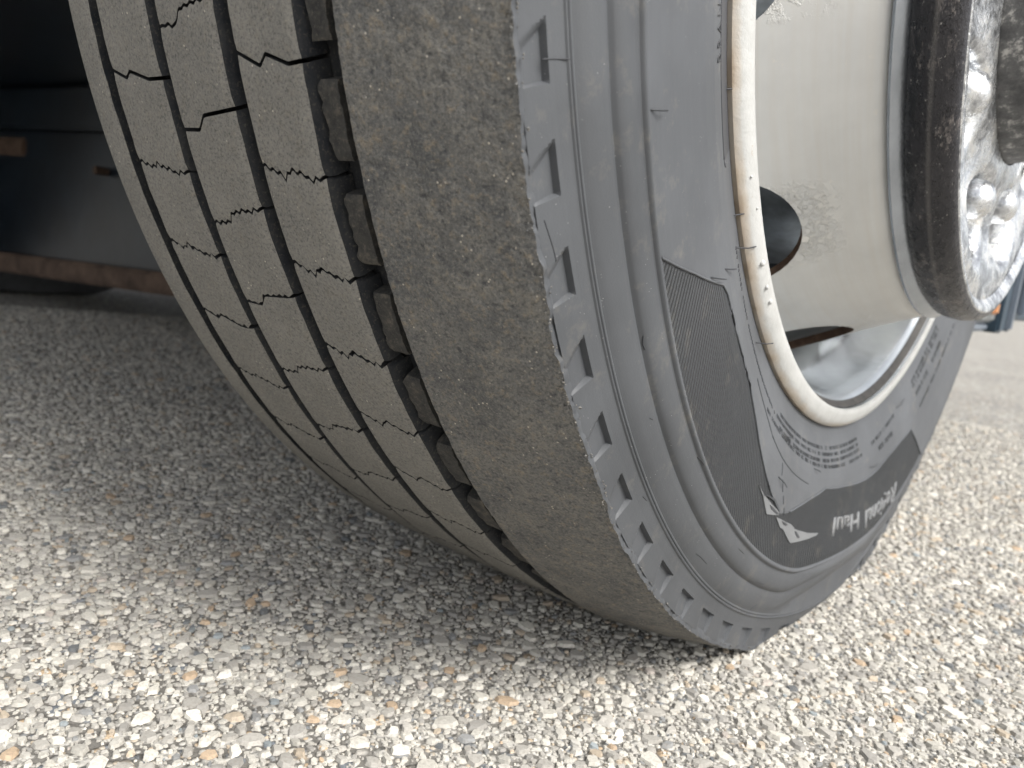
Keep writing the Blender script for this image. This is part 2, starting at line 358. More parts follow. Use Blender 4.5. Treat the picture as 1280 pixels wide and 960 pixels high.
# hatched panel, set back a little
PANEL = [(59.52, .3948), (56.43, .3700), (52.6, .3425), (51.3, .3385), (49.6, .3370), (44.27, .3355), (40.5, .3365), (37.0, .3430), (34.7, .3485), (31.07, .3560), (29.07, .3600), (26.58, .3640), (24.37, .3672),
         (21.44, .3625), (19.42, .3575), (15.47, .3490), (10.05, .3400), (2.35, .3405), (-5.78, .3443), (-10.78, .3452), (-15.98, .3444), (-21.31, .3460), (-26.01, .3493), (-27.84, .3663), (-29.14, .3824), (-30.2, .3948)]
def in_poly(px, py, poly):
    c_ = np.zeros(px.shape, bool); n = len(poly)
    for i in range(n):
        x1, y1 = poly[i]; x2, y2 = poly[(i+1) % n]
        if y1 == y2: continue
        hit = ((y1 > py) != (y2 > py)) & (px < (x2-x1)*(py-y1)/(y2-y1)+x1)
        c_ ^= hit
    return c_
DG = np.degrees(PHG); DGw = np.where(DG > 180, DG-360, DG)
inp = in_poly(DGw, PR, PANEL) & (PX > .12)
PX = np.where(inp, PX-.0002, PX)
V = np.stack([PX, -PR*np.sin(PHG), -PR*np.cos(PHG)], -1)
nr, nc = PX.shape
F = grid_faces(nr, nc, True)
ii, jj = np.divmod(F[:, 0], nc); ipn = inp[ii, jj] & inp[np.minimum(ii+1, nr-1), (jj+1) % nc]
mid_r = PR[ii, jj]; mid_x = PX[ii, jj]
bar_zone = (mid_x > .12) & (mid_r < .3180) & (mid_r > .300) & (DGw[ii, jj] > 60.4) & (DGw[ii, jj] < 100)
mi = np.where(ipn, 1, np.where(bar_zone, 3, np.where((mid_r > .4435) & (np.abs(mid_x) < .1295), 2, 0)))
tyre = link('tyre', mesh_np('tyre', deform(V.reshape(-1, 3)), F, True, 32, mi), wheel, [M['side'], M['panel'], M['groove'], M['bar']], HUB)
tyre['label'] = 'rubber casing with hatched sidewall panel and slanted shoulder pockets'

# raised border of the panel
def wrap_line(pts, lift, n=6):
    out = []
    for (a0, r0_), (a1, r1_) in zip(pts[:-1], pts[1:]):
        k = max(2, int(abs(a1-a0)/1.0)+2)
        for t in np.linspace(0, 1, k, endpoint=False): out.append(side_pt(a0+(a1-a0)*t, r0_+(r1_-r0_)*t, lift))
    out.append(side_pt(*pts[-1], lift)); return out
def dl(line): return [Vector(v) for v in deform(np.array([tuple(q) for q in line]))]
link('panel_border', tubes_mesh('panel_border', [dl(wrap_line(PANEL[:13], .0001)), dl(wrap_line(PANEL[13:], .0001))], .0006, 6), tyre, [M['side']])
# ridge lines of the smooth spike and bead ring bar
SPIKE = [(38.5, .3250), (36.43, .3275), (34.42, .3300), (30.89, .3355), (26.74, .3385), (22.85, .3398), (16.5, .3400)]
SEAM = [[(26.47, .3410), (26.01, .3475)], [(25.4, .3490), (24.73, .3552)], [(24.3, .3568), (23.75, .3608)], [(23.3, .3625), (22.9, .3660)]]
link('mould_line', tubes_mesh('mould_line', [dl(wrap_line(SPIKE, 0.0))] + [dl(wrap_line(s_, 0.0)) for s_ in SEAM], .00035, 5), tyre, [M['ink']])
bar = [(100, .3178), (60.9, .3183), (60.2, .3165), (60.0, .3145), (60.3, .3125)]
link('bead_bar_groove', tubes_mesh('bead_bar_groove', [wrap_line(bar, -.0002)], .0006, 6), tyre, [M['ink']])

# flat polygons lying on the sidewall (emblem)
def side_plate(name, poly, lift, thick, mat, parent, sub=1):
    bm = bmesh.new(); vs = [bm.verts.new((a, r*100, 0)) for a, r in poly]
    fc = bm.faces.new(vs); bmesh.ops.triangulate(bm, faces=[fc])
    for _ in range(sub): bmesh.ops.subdivide_edges(bm, edges=bm.edges[:], cuts=1, use_grid_fill=True)
    top = {v: v.co.copy() for v in bm.verts}
    ex = bmesh.ops.extrude_face_region(bm, geom=bm.faces[:])
    newv = [g for g in ex['geom'] if isinstance(g, bmesh.types.BMVert)]; ns = set(newv)
    for v in bm.verts:
        a, r = v.co.x, v.co.y/100; v.co = side_pt(a, r, lift+(thick if v in ns else -.0008))
    bmesh.ops.recalc_face_normals(bm, faces=bm.faces[:])
    me = bpy.data.meshes.new(name); bm.to_mesh(me); bm.free()
    co = np.array([tuple(v.co) for v in me.vertices]); co = deform(co)
    me.vertices.foreach_set('co', co.astype(np.float32).ravel()); me.update()
    return link(name, me, parent, [mat])
LG = [[(31.66, .366), (29.94, .3669), (24.41, .3667), (24.63, .3688), (27.83, .374), (29.91, .3681)],
      [(25.06, .3707), (23.68, .3697), (20.38, .3686), (19.05, .3698), (22.14, .3737), (23.24, .3745)],
      [(22.44, .374), (19.5, .3702), (17.48, .3701), (11.63, .3712), (12.04, .3725), (16.19, .3759), (19.45, .3794)]]
for pl in LG: side_plate('emblem_wing', pl, 0, .0004, M['letter'], tyre)
for pl in [[(30.03, .3675), (28.57, .3645), (26.55, .3627), (24.48, .3662), (24.92, .3669), (26.87, .3642), (28.6, .3654)], [(27.67, .3681), (26.69, .3677), (24.58, .3681), (25.14, .369), (26.96, .3694)],
           [(23.26, .3703), (22.3, .3697), (21.42, .3701), (21.81, .3711), (22.63, .3713)], [(18.88, .3715), (18.3, .3713), (17.03, .3742), (17.48, .3748), (18.33, .3732)]]:
    side_plate('emblem_slit', pl, 0, .0007, M['ink'], tyre, 0)

# lettering wrapped onto the sidewall
def letters(name, text, a_start, a_end, r_base, r_top, mat, lift=.0006, shear=0.0, r_base_end=None, off=.004, sp=1.0):
    cu = bpy.data.curves.new(name, 'FONT'); cu.body = text; cu.size = 1.0; cu.extrude = 0.0; cu.shear = shear; cu.resolution_u = 3; cu.offset = off; cu.space_character = sp
    tmp = bpy.data.objects.new('tmp_text', cu); COL.objects.link(tmp)
    dg = bpy.context.evaluated_depsgraph_get(); me0 = bpy.data.meshes.new_from_object(tmp.evaluated_get(dg)); bpy.data.objects.remove(tmp)
    bm = bmesh.new(); bm.from_mesh(me0); bpy.data.meshes.remove(me0)
    bmesh.ops.subdivide_edges(bm, edges=[e for e in bm.edges if e.calc_length() > .35], cuts=1)
    xs_ = [v.co.x for v in bm.verts]; w0, w1 = min(xs_), max(xs_)
    cap = .70
    ex = bmesh.ops.extrude_face_region(bm, geom=bm.faces[:]); ns = {g for g in ex['geom'] if isinstance(g, bmesh.types.BMVert)}
    for v in bm.verts:
        t = (v.co.x-w0)/(w1-w0); a = a_start+(a_end-a_start)*t
        rb = r_base + ((r_base_end or r_base)-r_base)*t; r = rb+(r_top-r_base)*(v.co.y/cap)
        v.co = side_pt(a, r, lift if v in ns else -.0012)
    bmesh.ops.recalc_face_normals(bm, faces=bm.faces[:])
    me = bpy.data.meshes.new(name); bm.to_mesh(me); bm.free()
    co = deform(np.array([tuple(v.co) for v in me.vertices])); me.vertices.foreach_set('co', co.astype(np.float32).ravel()); me.update()
    return link(name, me, tyre, [mat])
# text top points outward: at the foot of the wheel it hangs upside down and reads from the far side forward
letters('raised_lettering', 'Regional', -19.6, -4.2, .3790, .3950, M['letter'], .0002, .25, .3705, .022)
letters('raised_lettering', 'Haul', -2.6, 7.4, .3675, .3822, M['letter'], .0002, .25, .3616, .022)
letters('raised_lettering', 'BRAND', 68.2, 73.2, .3190, .3270, M['ink'], .0004, 0, None, -.018, 1.35)

# tiny moulded small print: rows of strokes too fine to read
def small_print(rows, seed):
    rg_ = random.Random(seed); V, F = [], []
    for a0, a1, r0a, r0b, hgt in rows:
        a = a0; s = 1 if a1 > a0 else -1
        while (a-a1)*s < 0:
            t = (a-a0)/(a1-a0); r = r0a+(r0b-r0a)*t; wdt = rg_.uniform(.10, .26)
            if rg_.random() < .14: a += s*.5; continue
            kind = rg_.random()
            segs = [(0, wdt, 0, hgt*.32), (0, .09, 0, hgt)] if kind < .4 else [(0, .09, 0, hgt), (wdt, wdt+.09, 0, hgt), (0, wdt, hgt*.4, hgt*.62)] if kind < .8 else [(0, wdt, 0, hgt*.3), (0, wdt, hgt*.7, hgt)]
            for x0_, x1_, y0_, y1_ in segs:
                b0 = len(V)
                for lift in (-.0008, .00035):
                    for aa, ra in ((x0_, y0_), (x1_, y0_), (x1_, y1_), (x0_, y1_)): V.append(tuple(side_pt(a+s*aa, r+ra, lift)))
                F.extend([(b0+4, b0+5, b0+6, b0+7), (b0, b0+1, b0+5, b0+4), (b0+1, b0+2, b0+6, b0+5), (b0+2, b0+3, b0+7, b0+6), (b0+3, b0, b0+4, b0+7)])
            a += s*(wdt+.30)
    return mesh_np('small_print', deform(np.array(V)), np.array(F), False)
rows = [(-4.5, 28, .3112, .3150, .0021), (-4.5, 30, .3152, .3195, .0021), (-4.8, 29, .3190, .3238, .0021), (-5.5, 34, .3240, .3262, .0021), (30, 52, .3212, .3080, .0017),
        (-10, -20.5, .3215, .3190, .0024), (-12.5, -18.5, .3290, .3290, .0034),
        (-29.5, -44, .3155, .3120, .0028), (-29.8, -44, .3195, .3160, .0028), (-30.2, -36, .3275, .3265, .0036), (-38.5, -43, .3262, .3255, .0036), (-30.7, -49, .3420, .3370, .0026)]
sp = link('small_print', small_print(rows, 3), tyre, [M['ink']]); sp['kind'] = 'stuff'

# rubber vent hairs
spews = [((67.37, .3935), (67.09, .3850)), ((65.5, .3010), (65.2, .2890)), ((54.5, .3030), (53.4, .2880)), ((51.8, .3080), (50.3, .2950)), ((53.3, .3366), (52.0, .3255)), ((54.6, .3545), (53.2, .3430)), ((40.1, .3090), (37.6, .2985)), ((27.2, .3262), (24.6, .3222)), ((26.9, .3500), (24.9, .3520)), ((14.5, .3290), (13.2, .3300)), ((-8.0, .338), (-10.5, .339)), ((-22.0, .318), (-25, .317))]
for (a0, r0_), (a1, r1_) in spews:
    q0, q1 = side_pt(a0, r0_, 0), side_pt(a1, r1_, .0022); q1.x = max(q1.x, .1315 if r1_ < .30 else q1.x)
    m_ = (q0+q1)/2 + Vector((.0013, 0, random.uniform(-.0004, .0004)))
    link('vent_hair', tubes_mesh('vent_hair', [[q0, m_, q1]], .00035, 5), tyre, [M['ink']])

pr_r = np.array([q for q in prof if q[0] > .12 and q[1] < .4478]); pr_r = pr_r[np.argsort(pr_r[:, 1])]
def full_pt(deg, r, lift=0.0):
    a = R_(deg); return (float(np.interp(r, pr_r[:, 1], pr_r[:, 0]))+lift, -r*math.sin(a), -r*math.cos(a))
nicks = [[(36.3, .4208), (35.6, .4199), (34.1, .4194)], [(55.8, .4098), (55.3, .4103), (54.9, .4100)], [(44.1, .3975), (43.5, .3966), (43.1, .3964)], [(70.45, .4380), (70.40, .4330), (70.30, .4275)],
         [(20.75, .4202), (21.0, .4225), (21.19, .4245)], [(64.2, .4445), (62.9, .4425), (62.2, .4420)], [(45.6, .4305), (45.0, .4295)], [(24.0, .4085), (22.5, .4080)], [(31.0, .4015), (29.6, .4010)], [(50.5, .4160), (50.2, .4145)]]
for nk in nicks: link('rubber_nick', tubes_mesh('rubber_nick', [[Vector(v) for v in deform(np.array([full_pt(a, r_, -.0001) for a, r_ in nk]))]], .00032, 5), tyre, [M['ink']])

# --- shoulder rib (worn) : one continuous ring
na = fnoise(170, 1); nb_ = fnoise(520, 2); nc_ = fnoise(1500, 3)
def roughness2d(shape, seed, passes):
    rg_ = np.random.default_rng(seed); out = np.zeros(shape)
    for cell, amp in passes:
        h, w_ = int(shape[0]/cell[0])+3, int(shape[1]/cell[1])+3; t = rg_.uniform(-1, 1, (h, w_))
        y = np.arange(shape[0])/cell[0]; x = np.arange(shape[1])/cell[1]; yi, xi = y.astype(int), x.astype(int); fy, fx = (y-yi)[:, None], (x-xi)[None]
        fy = fy*fy*(3-2*fy); fx = fx*fx*(3-2*fx)
        out += amp*((t[yi][:, xi]*(1-fx)+t[yi][:, xi+1]*fx)*(1-fy) + (t[yi+1][:, xi]*(1-fx)+t[yi+1][:, xi+1]*fx)*fy)
    return out
ts = np.concatenate([[-2, -1], np.linspace(0, 1, 66), [2, 3]])
nC = len(phs); VX = np.zeros((len(ts), nC)); VR = np.zeros((len(ts), nC))
edge_x = .1303 + .0009*na(phs) + .0005*nb_(phs) + .0003*nc_(phs)
rough = roughness2d((len(ts), nC), 5, [((6, 8), .00016), ((2.2, 2.6), .00016), ((1.01, 1.01), .00007)])
chips = np.maximum(0, roughness2d((len(ts), nC), 9, [((5, 7), .7), ((2, 3), .5)])-.35)
for i, t in enumerate(ts):
    if t == -2: VX[i], VR[i] = .0660, .4485
    elif t == -1: VX[i], VR[i] = .0654, .4590
    elif t == 2: VX[i], VR[i] = edge_x+.0001, .4480
    elif t == 3: VX[i], VR[i] = .1295, .4455
    else:
        x_ = .0652+(edge_x-.0652)*t
        VX[i] = x_; e = np.clip((t-.9)/.1, 0, 1)
        VR[i] = crown(np.minimum(x_, .1285)) + rough[i]*(1+2.0*e) - .0014*chips[i]*(.25+e) - .0004*e*e - (.0003 if t == 0 else 0)
V = np.stack([VX, -VR*np.sin(phs), -VR*np.cos(phs)], -1)
sr = link('shoulder_rib', mesh_np('shoulder_rib', deform(V.reshape(-1, 3)), grid_faces(len(ts), nC, True), True, 50, (np.arange((len(ts)-1)*nC)//nC >= len(ts)-3).astype(int)), tyre, [M['worn'], M['side']])
sr['label'] = 'wide scuffed outer shoulder rib with a torn edge'
# crumbs of torn rubber along the worn edge
rg2 = random.Random(11); V, F = [], []
for k in range(900):
    a = R_(rg2.uniform(-20, 80)); x_ = float(.1306+.0009*na(a)+.0005*nb_(a)) + rg2.gauss(-.0012, .0011); r_c = float(crown(min(x_, .1285)))-.0003 if x_ < .131 else .4478
    s_ = rg2.uniform(.0002, .0006)*(1.5 if rg2.random() < .12 else 1); c0 = Vector((x_, -r_c*math.sin(a), -r_c*math.cos(a))); b0 = len(V)
    for d_ in ((1, 0, 0), (-1, 0, 0), (0, 1, 0), (0, -1, 0), (0, 0, 1), (0, 0, -1)): V.append(tuple(c0+Vector(d_)*s_*rg2.uniform(.5, 1.4)))
    F += [(b0+p_, b0+q_, b0+r_) for p_, q_, r_ in ((0, 2, 4), (2, 1, 4), (1, 3, 4), (3, 0, 4), (2, 0, 5), (1, 2, 5), (3, 1, 5), (0, 3, 5))]
cr = link('rubber_crumbs', mesh_np('rubber_crumbs', deform(np.array(V)), np.array(F), False), tyre, [M['worn']]); cr['kind'] = 'stuff'

# --- inner shoulder rib
pr = [(-.1022, .4480), (-.1030, .4556), (-.1040, .4561), (-.109, .4560), (-.117, .4552), (-.1235, .4543), (-.1262, .4530), (-.1280, .4508), (-.1295, .4478), (-.1300, .4450)]
ph2 = np.radians(np.arange(0, 360, .5)); en = fnoise(400, 21, .0005)(ph2)
V = np.stack([np.array(pr)[:, :1]+en[None]*(np.arange(len(pr)) < 3)[:, None], -np.array(pr)[:, 1:]*np.sin(ph2), -np.array(pr)[:, 1:]*np.cos(ph2)], -1)
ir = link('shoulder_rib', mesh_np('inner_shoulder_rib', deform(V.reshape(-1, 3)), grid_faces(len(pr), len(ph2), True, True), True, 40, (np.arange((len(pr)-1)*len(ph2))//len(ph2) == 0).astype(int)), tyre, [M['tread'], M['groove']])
ir['label'] = 'narrow smooth inner shoulder rib'

# --- tread blocks
RIBS = {1: dict(xl=.0078, xr=.0444, n=71, a=61.4, sipe=[(0, 0), (.34, -.62), (.46, -.13), (.80, -.60), (1, -.5), (1.3, -.25)]),
        2: dict(xl=-.0425, xr=-.0024, n=72, a=63.0, sipe=[(0, 0), (.28, .0), (.42, .72), (1, 1.05), (1.3, 1.30)]),
        3: dict(xl=-.0926, xr=-.0516, n=73, a=61.2, sipe=[(0, 0), (.26, -.42), (.36, -.08), (.73, -.52), (1, -.50), (1.3, -.40)])}
STRAIGHT = 2
def sipe_line(rib, k, t):
    """angle offset (degrees) of sipe k at cross position t; most sipes are jagged, a few straight"""
    b_ = np.interp(t, [q[0] for q in rib['sipe']], [q[1] for q in rib['sipe']])
    rg_ = np.random.default_rng(100+k)
    if k % 14 != STRAIGHT:
        n = 19; tb = rg_.uniform(.15, 1, n)*(.13 + .06*(k % 3)); tb[::2] *= -1
        b_ = b_ + np.interp(t, np.linspace(-.02, 1.02, n), tb)
    return b_
def block_mesh(rib, k, absolute=None):
    """k: variant; angles are relative to the sipe at its lower end = 0"""
    step = 360/rib['n']; xl, xr = rib['xl'], rib['xr']
    g = .08 if k % 14 != STRAIGHT else .10
    g2 = .08 if (k+1) % 14 != STRAIGHT else .10
    ts_ = np.concatenate([np.linspace(0, .90, 34), [.94, .97, 1.0]])
    cols = [(xl+.0003, -.0105, 0.)] + [(xl+(xr-xl)*t, 0, t) for t in ts_]
    drop = {.90: -.0002, .94: -.0006, .97: -.0013, 1.0: -.0024}
    cols = [(a, drop.get(round(t, 2), 0) if b_ == 0 else b_, t) for a, b_, t in cols]
    cols += [(xr+.0009, -.0048, 1.05), (xr+.0016, -.0083, 1.1), (xr+.0021, -.0112, 1.13)]
    X = np.array([c_[0] for c_ in cols]); DR = np.array([c_[1] for c_ in cols]); T = np.array([c_[2] for c_ in cols])
    lo = sipe_line(rib, k, T)+g; hi = step+sipe_line(rib, k+1, T)-g2
    rows_ = [0, 0] + list(np.linspace(0, 1, 13))[1:-1] + [1, 1]
    rg_ = np.random.default_rng(500+k); nz_ = rg_.uniform(-1, 1, (len(rows_), len(X)))*.00006
    wob = np.interp(np.linspace(0, 1, len(rows_)), np.linspace(0, 1, 7), rg_.uniform(-1, 1, 7))
    Vs = []
    for i, s in enumerate(rows_):
        A = np.radians(lo+(hi-lo)*s); Rr = crown(X)+DR + nz_[i]
        if i in (1, len(rows_)-2): Rr = Rr-.0003
        if i in (0, len(rows_)-1): Rr = np.minimum(Rr, crown(X)-.0105)
        Xw = X + np.where(T > .9, wob[i]*.0006, 0) + np.where(T == 0, -abs(wob[i])*.0003*(1 if rib['xl'] > -.09 else 3), 0)
        Vs.append(np.stack([Xw, -Rr*np.sin(A), -Rr*np.cos(A)], -1))
    V_ = np.concatenate(Vs)
    if absolute is not None:
        a = R_(absolute); Y, Z = V_[:, 1].copy(), V_[:, 2].copy()
        V_[:, 1] = Y*math.cos(a)+Z*math.sin(a); V_[:, 2] = -Y*math.sin(a)+Z*math.cos(a)
        V_ = deform(V_)
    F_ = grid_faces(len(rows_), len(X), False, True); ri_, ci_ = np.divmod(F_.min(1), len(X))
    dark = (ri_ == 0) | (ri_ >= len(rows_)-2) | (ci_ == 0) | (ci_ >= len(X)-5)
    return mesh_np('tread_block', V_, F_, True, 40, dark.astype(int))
VOFF = {1: 13, 2: 14, 3: 13}
for ri, rib in RIBS.items():
    step = 360/rib['n']; cache = {}
    for k in range(rib['n']):
        a = rib['a'] - step + k*step            # lower sipe of this block
        a = (a+180) % 360 - 180
        v = (k+VOFF[ri]) % 14
        if abs(a+step/2) < 28:
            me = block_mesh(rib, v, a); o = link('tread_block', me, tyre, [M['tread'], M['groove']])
        else:
            if v not in cache: cache[v] = block_mesh(rib, v)
            o = link('tread_block', cache[v], tyre, [M['tread'], M['groove']]); o.rotation_euler = (-R_(a), 0, 0)

# --- stone ejector blocks in the outer groove
def ejector_mesh(k, absolute=None):
    rg_ = np.random.default_rng(900+k); step = 360/71
    n = 16; s = np.linspace(0, 1, n); a = .22 + s*(step-1.55)
    xl = .0472 + .0015*np.interp(s, np.linspace(0, 1, 9), rg_.uniform(-1, 1, 9)) + .0012*np.clip((s-.85)/.15, 0, 1)+.0006*np.clip((.12-s)/.12, 0, 1)
    xr = .0578 + .0003*rg_.uniform(-1, 1, n)
    top = .4602-.0036 + .0003*np.interp(s, np.linspace(0, 1, 7), rg_.uniform(-1, 1, 7))
    top[0] -= .0008; top[-1] -= .0008
    cols = [(-.0001, None), (0, -.0008), (.0006, 0), (.25, 0), (.5, 0), (.75, 0), (.9994, 0), (1.0, -.0006), (1.0, None)]
    Vs = []
    idx = [0]+list(range(n))+[n-1]
    for m_, i in enumerate(idx):
        for t, dr in cols:
            x_ = xl[i]+(xr[i]-xl[i])*min(max(t, 0), 1)+ (.0004 if dr is not None and t == .0006 else 0)
            r_e = .4480 if dr is None or m_ in (0, len(idx)-1) else top[i]+dr+rg_.uniform(-1, 1)*.00025
            Vs.append((x_, -r_e*math.sin(R_(a[i])), -r_e*math.cos(R_(a[i]))))
    V_ = np.array(Vs)
    if absolute is not None:
        q = R_(absolute); Y, Z = V_[:, 1].copy(), V_[:, 2].copy()
        V_[:, 1] = Y*math.cos(q)+Z*math.sin(q); V_[:, 2] = -Y*math.sin(q)+Z*math.cos(q); V_ = deform(V_)
    return mesh_np('groove_block', V_, grid_faces(len(idx), len(cols), False, True), True, 45)
cache = {}
for k in range(71):
    a = (61.4+k*360/71+180) % 360-180; v = k % 9
    if abs(a+2.5) < 28: o = link('groove_block', ejector_mesh(v, a), tyre, [M['ejector']])
    else:
        if v not in cache: cache[v] = ejector_mesh(v)
        o = link('groove_block', cache[v], tyre, [M['ejector']]); o.rotation_euler = (-R_(a), 0, 0)

# ------------------------------------------------------------------ rim, disc, hub
rim = link('rim', bpy.data.meshes.new('rim'), wheel, [M['cream']], HUB)
def rev_into(o, prof_, n, sharp=30, mat=None):
    pr_ = np.array(prof_, float); ph = np.linspace(0, 2*np.pi, n, endpoint=False)
    V_ = np.stack([np.repeat(pr_[:, :1], n, 1), -pr_[:, 1:]*np.sin(ph), -pr_[:, 1:]*np.cos(ph)], -1).reshape(-1, 3)
    me = mesh_np(o.name, V_, grid_faces(len(pr_), n, True), True, sharp); o.data = me; me.materials.append(mat)
rev_into(rim, [(.100, .2870), (.1195, .2900), (.1225, .2960), (.1245, .2985), (.1275, .2990), (.1300, .2972), (.1318, .2935), (.1326, .2900), (.1328, .2878), (.1322, .2862), (.1305, .2856)], 360, 30, M['cream'])
rim['label'] = 'cream rim flange with orange rust stain along the bead'
rb = revolve('rim_barrel', [(.1306, .2857), (.1290, .2859), (.1270, .2850), (.1235, .2815), (.121, .2790), (.119, .2782), (.118, .2780), (.108, .2765), (.095, .2755), (.085, .2700), (.070, .2635), (.055, .2610), (-.02, .2600), (-.06, .2640), (-.11, .2740), (-.122, .2850), (-.126, .2980), (-.1245, .2990), (-.118, .2900), (-.10, .2800)], 256, M['silver'], rim)
revolve('dark_rim_ring', [(.1284, .2849), (.1270, .2842), (.1240, .2810)], 256, M['drum2'], rim)  # darker ring just inside the rim lip
rb['label'] = 'glossy silver inside of the rim'
for a, r_, s_ in [(57.4, .2932, .0008), (54.0, .2910, .0007), (48.0, .2925, .0017), (44.9, .2925, .0014), (42.8, .2922, .0014)]:
    bm = bmesh.new(); bmesh.ops.create_icosphere(bm, subdivisions=2, radius=s_)
    for v in bm.verts: v.co *= 1+random.uniform(-.08, .08); v.co.x *= .75
    me = bpy.data.meshes.new('paint_bead'); bm.to_mesh(me); bm.free()
    for p_ in me.polygons: p_.use_smooth = True
    x_ = float(np.interp(r_, [.2862, .2878, .29, .2935, .2972], [.1322, .1328, .1326, .1318, .1300]))
    o = link('paint_bead', me, rim, [M['cream']]); o.location = (x_+s_*.2, -r_*math.sin(R_(a)), -r_*math.cos(R_(a)))

# disc with ten round hand holes
outer = [(.030, .2600), (.050, .2595), (.060, .2585), (.075, .2530), (.10, .2415), (.12, .2320), (.14, .2235), (.150, .2195), (.158, .2165), (.164, .2135), (.1675, .2095), (.1685, .2040), (.1685, .1500)]
inner = [(x_-.0060 if i > 8 else x_-.002, r_-.0060 if i <= 9 else r_) for i, (x_, r_) in enumerate(outer)]
inner[-1] = (.1625, .1500); inner[-2] = (.1625, .2020); inner[-3] = (.1612, .2050)
loop = outer + inner[::-1]
n = 240; pr = np.array(loop); ph = np.linspace(0, 2*np.pi, n, endpoint=False)
V = np.stack([np.repeat(pr[:, :1], n, 1), -pr[:, 1:]*np.sin(ph), -pr[:, 1:]*np.cos(ph)], -1).reshape(-1, 3)
me = mesh_np('wheel_disc', V, grid_faces(len(pr)+0, n, True), True, None)
i0 = (len(pr)-1)*n; Fx = np.concatenate([grid_faces(len(pr), n, True), np.stack([i0+np.arange(n), i0+(np.arange(n)+1) % n, (np.arange(n)+1) % n, np.arange(n)], -1)])
me = mesh_np('wheel_disc', V, Fx, True, None)
disc = link('wheel_disc', me, wheel, [M['disc'], M['rust']], HUB); disc['label'] = 'cream grey steel disc with round hand holes'
bm = bmesh.new()
nrm = Vector((.43, 0, -.90)).normalized()
for k in range(10):
    a = R_(5.5+36*k)
    tmpb = bmesh.ops.create_cone(bm, cap_ends=True, segments=40, radius1=.0395, radius2=.0395, depth=.12)['verts']
    # cylinder axis along local surface normal at angle 0 (pointing down), then turned about the wheel axis
    q = Vector((0, 0, 1)).rotation_difference(nrm).to_matrix().to_4x4()
    ctr = Vector((.0890, 0, -.2462)); Rx = Matrix.Rotation(-a, 4, 'X')
    for v in tmpb: v.co = Rx @ (ctr + (q @ v.co))
cme = bpy.data.meshes.new('tmp_cut'); bm.to_mesh(cme); bm.free(); cme.materials.append(M['rust'])
cut = bpy.data.objects.new('tmp_cut', cme); COL.objects.link(cut); cut.location = HUB
bm = bmesh.new(); bm.from_mesh(disc.data); bmesh.ops.recalc_face_normals(bm, faces=bm.faces[:]); bm.to_mesh(disc.data); bm.free()
md = disc.modifiers.new('b', 'BOOLEAN'); md.object = cut; md.operation = 'DIFFERENCE'; md.solver = 'EXACT'
try: md.material_mode = 'TRANSFER'
except Exception: pass
bpy.context.view_layer.update(); dg = bpy.context.evaluated_depsgraph_get(); dg.update()
nm = bpy.data.meshes.new_from_object(disc.evaluated_get(dg)); disc.modifiers.clear(); disc.data = nm
for p_ in nm.polygons: p_.use_smooth = True
nm.set_sharp_from_angle(angle=R_(24)); bpy.data.objects.remove(cut)

drum = revolve('brake_drum', [(.120, .05), (.120, .150), (.112, .178), (.09, .190), (-.12, .195), (-.12, .05)], 96, M['drum'], wheel); drum.location = HUB

# hub cover: dull flange, dark crackled band, bright pierced face
hubc = link('hub_cover', bpy.data.meshes.new('hub_cover'), wheel, [M['lacquer']], HUB); hubc['label'] = 'round hub cover with dark crackled band and bright pierced face'
rev_into(hubc, [(.1735, .2000), (.1737, .2080), (.1745, .2105), (.1765, .2122), (.1800, .2134), (.1850, .2140), (.1862, .2143), (.1874, .2141), (.1920, .2136), (.1955, .2124), (.1975, .2106), (.1984, .2085), (.1986, .2068)], 256, 40, M['lacquer'])
revolve('flange_ring', [(.1660, .2120), (.1672, .2150), (.1685, .2152), (.1715, .2120), (.1742, .2092), (.1742, .1950)], 200, M['gunmetal'], hubc)
revolve('lip_ring', [(.1984, .2074), (.1992, .2066), (.1988, .2040), (.1965, .2010), (.1950, .1990)], 256, M['chrome'], hubc)
# pierced face plate: annulus with ten oval openings
def face_plate():
    bm = bmesh.new()
    def ringpts(fn, n): return [bm.verts.new(fn(2*math.pi*i/n)) for i in range(n)]
    N = 10
    def P3(a, r, x_): return (x_, -r*math.sin(a), -r*math.cos(a))
    def xs_(r): return .1952-.0105*math.exp(-((r-.150)/.030)**2) + (.0)*r
    n_o = 32
    for k in range(N):
        ac = R_(14+36*k); half = math.pi/N
        loops = []
        for t, dx in ((1.0, 0), (.86, .0015), (.74, .0030), (.66, .0022), (.60, -.0010), (.58, -.0100)):
            lp = []
            for i in range(n_o):
                an = 2*math.pi*i/n_o; ca, sa = math.cos(an), math.sin(an)
                m_ = max(abs(ca), abs(sa)); sq = (ca/m_, sa/m_)
                blend = 0 if t == 1.0 else min(1, (1-t)*3.2)
                ua = sq[0]*(1-blend)+ca*blend; ur = sq[1]*(1-blend)+sa*blend
                rad = .1560+ur*.0440*t + 0; aa = ac+ua*half*t
                lp.append(bm.verts.new(P3(aa, rad, xs_(rad)+dx)))
            loops.append(lp)
        for A_, B_ in zip(loops[:-1], loops[1:]):
            for i in range(n_o): bm.faces.new((A_[i], A_[(i+1) % n_o], B_[(i+1) % n_o], B_[i]))
    bmesh.ops.remove_doubles(bm, verts=bm.verts[:], dist=.0002)
    bmesh.ops.recalc_face_normals(bm, faces=bm.faces[:])
    me = bpy.data.meshes.new('face_plate'); bm.to_mesh(me); bm.free()
    for p_ in me.polygons: p_.use_smooth = True
    me.set_sharp_from_angle(angle=R_(60)); return me
link('face_plate', face_plate(), hubc, [M['chrome']])
revolve('pocket_floor', [(.1835, .2010), (.1800, .1900), (.1790, .1120)], 96, M['pocket'], hubc)
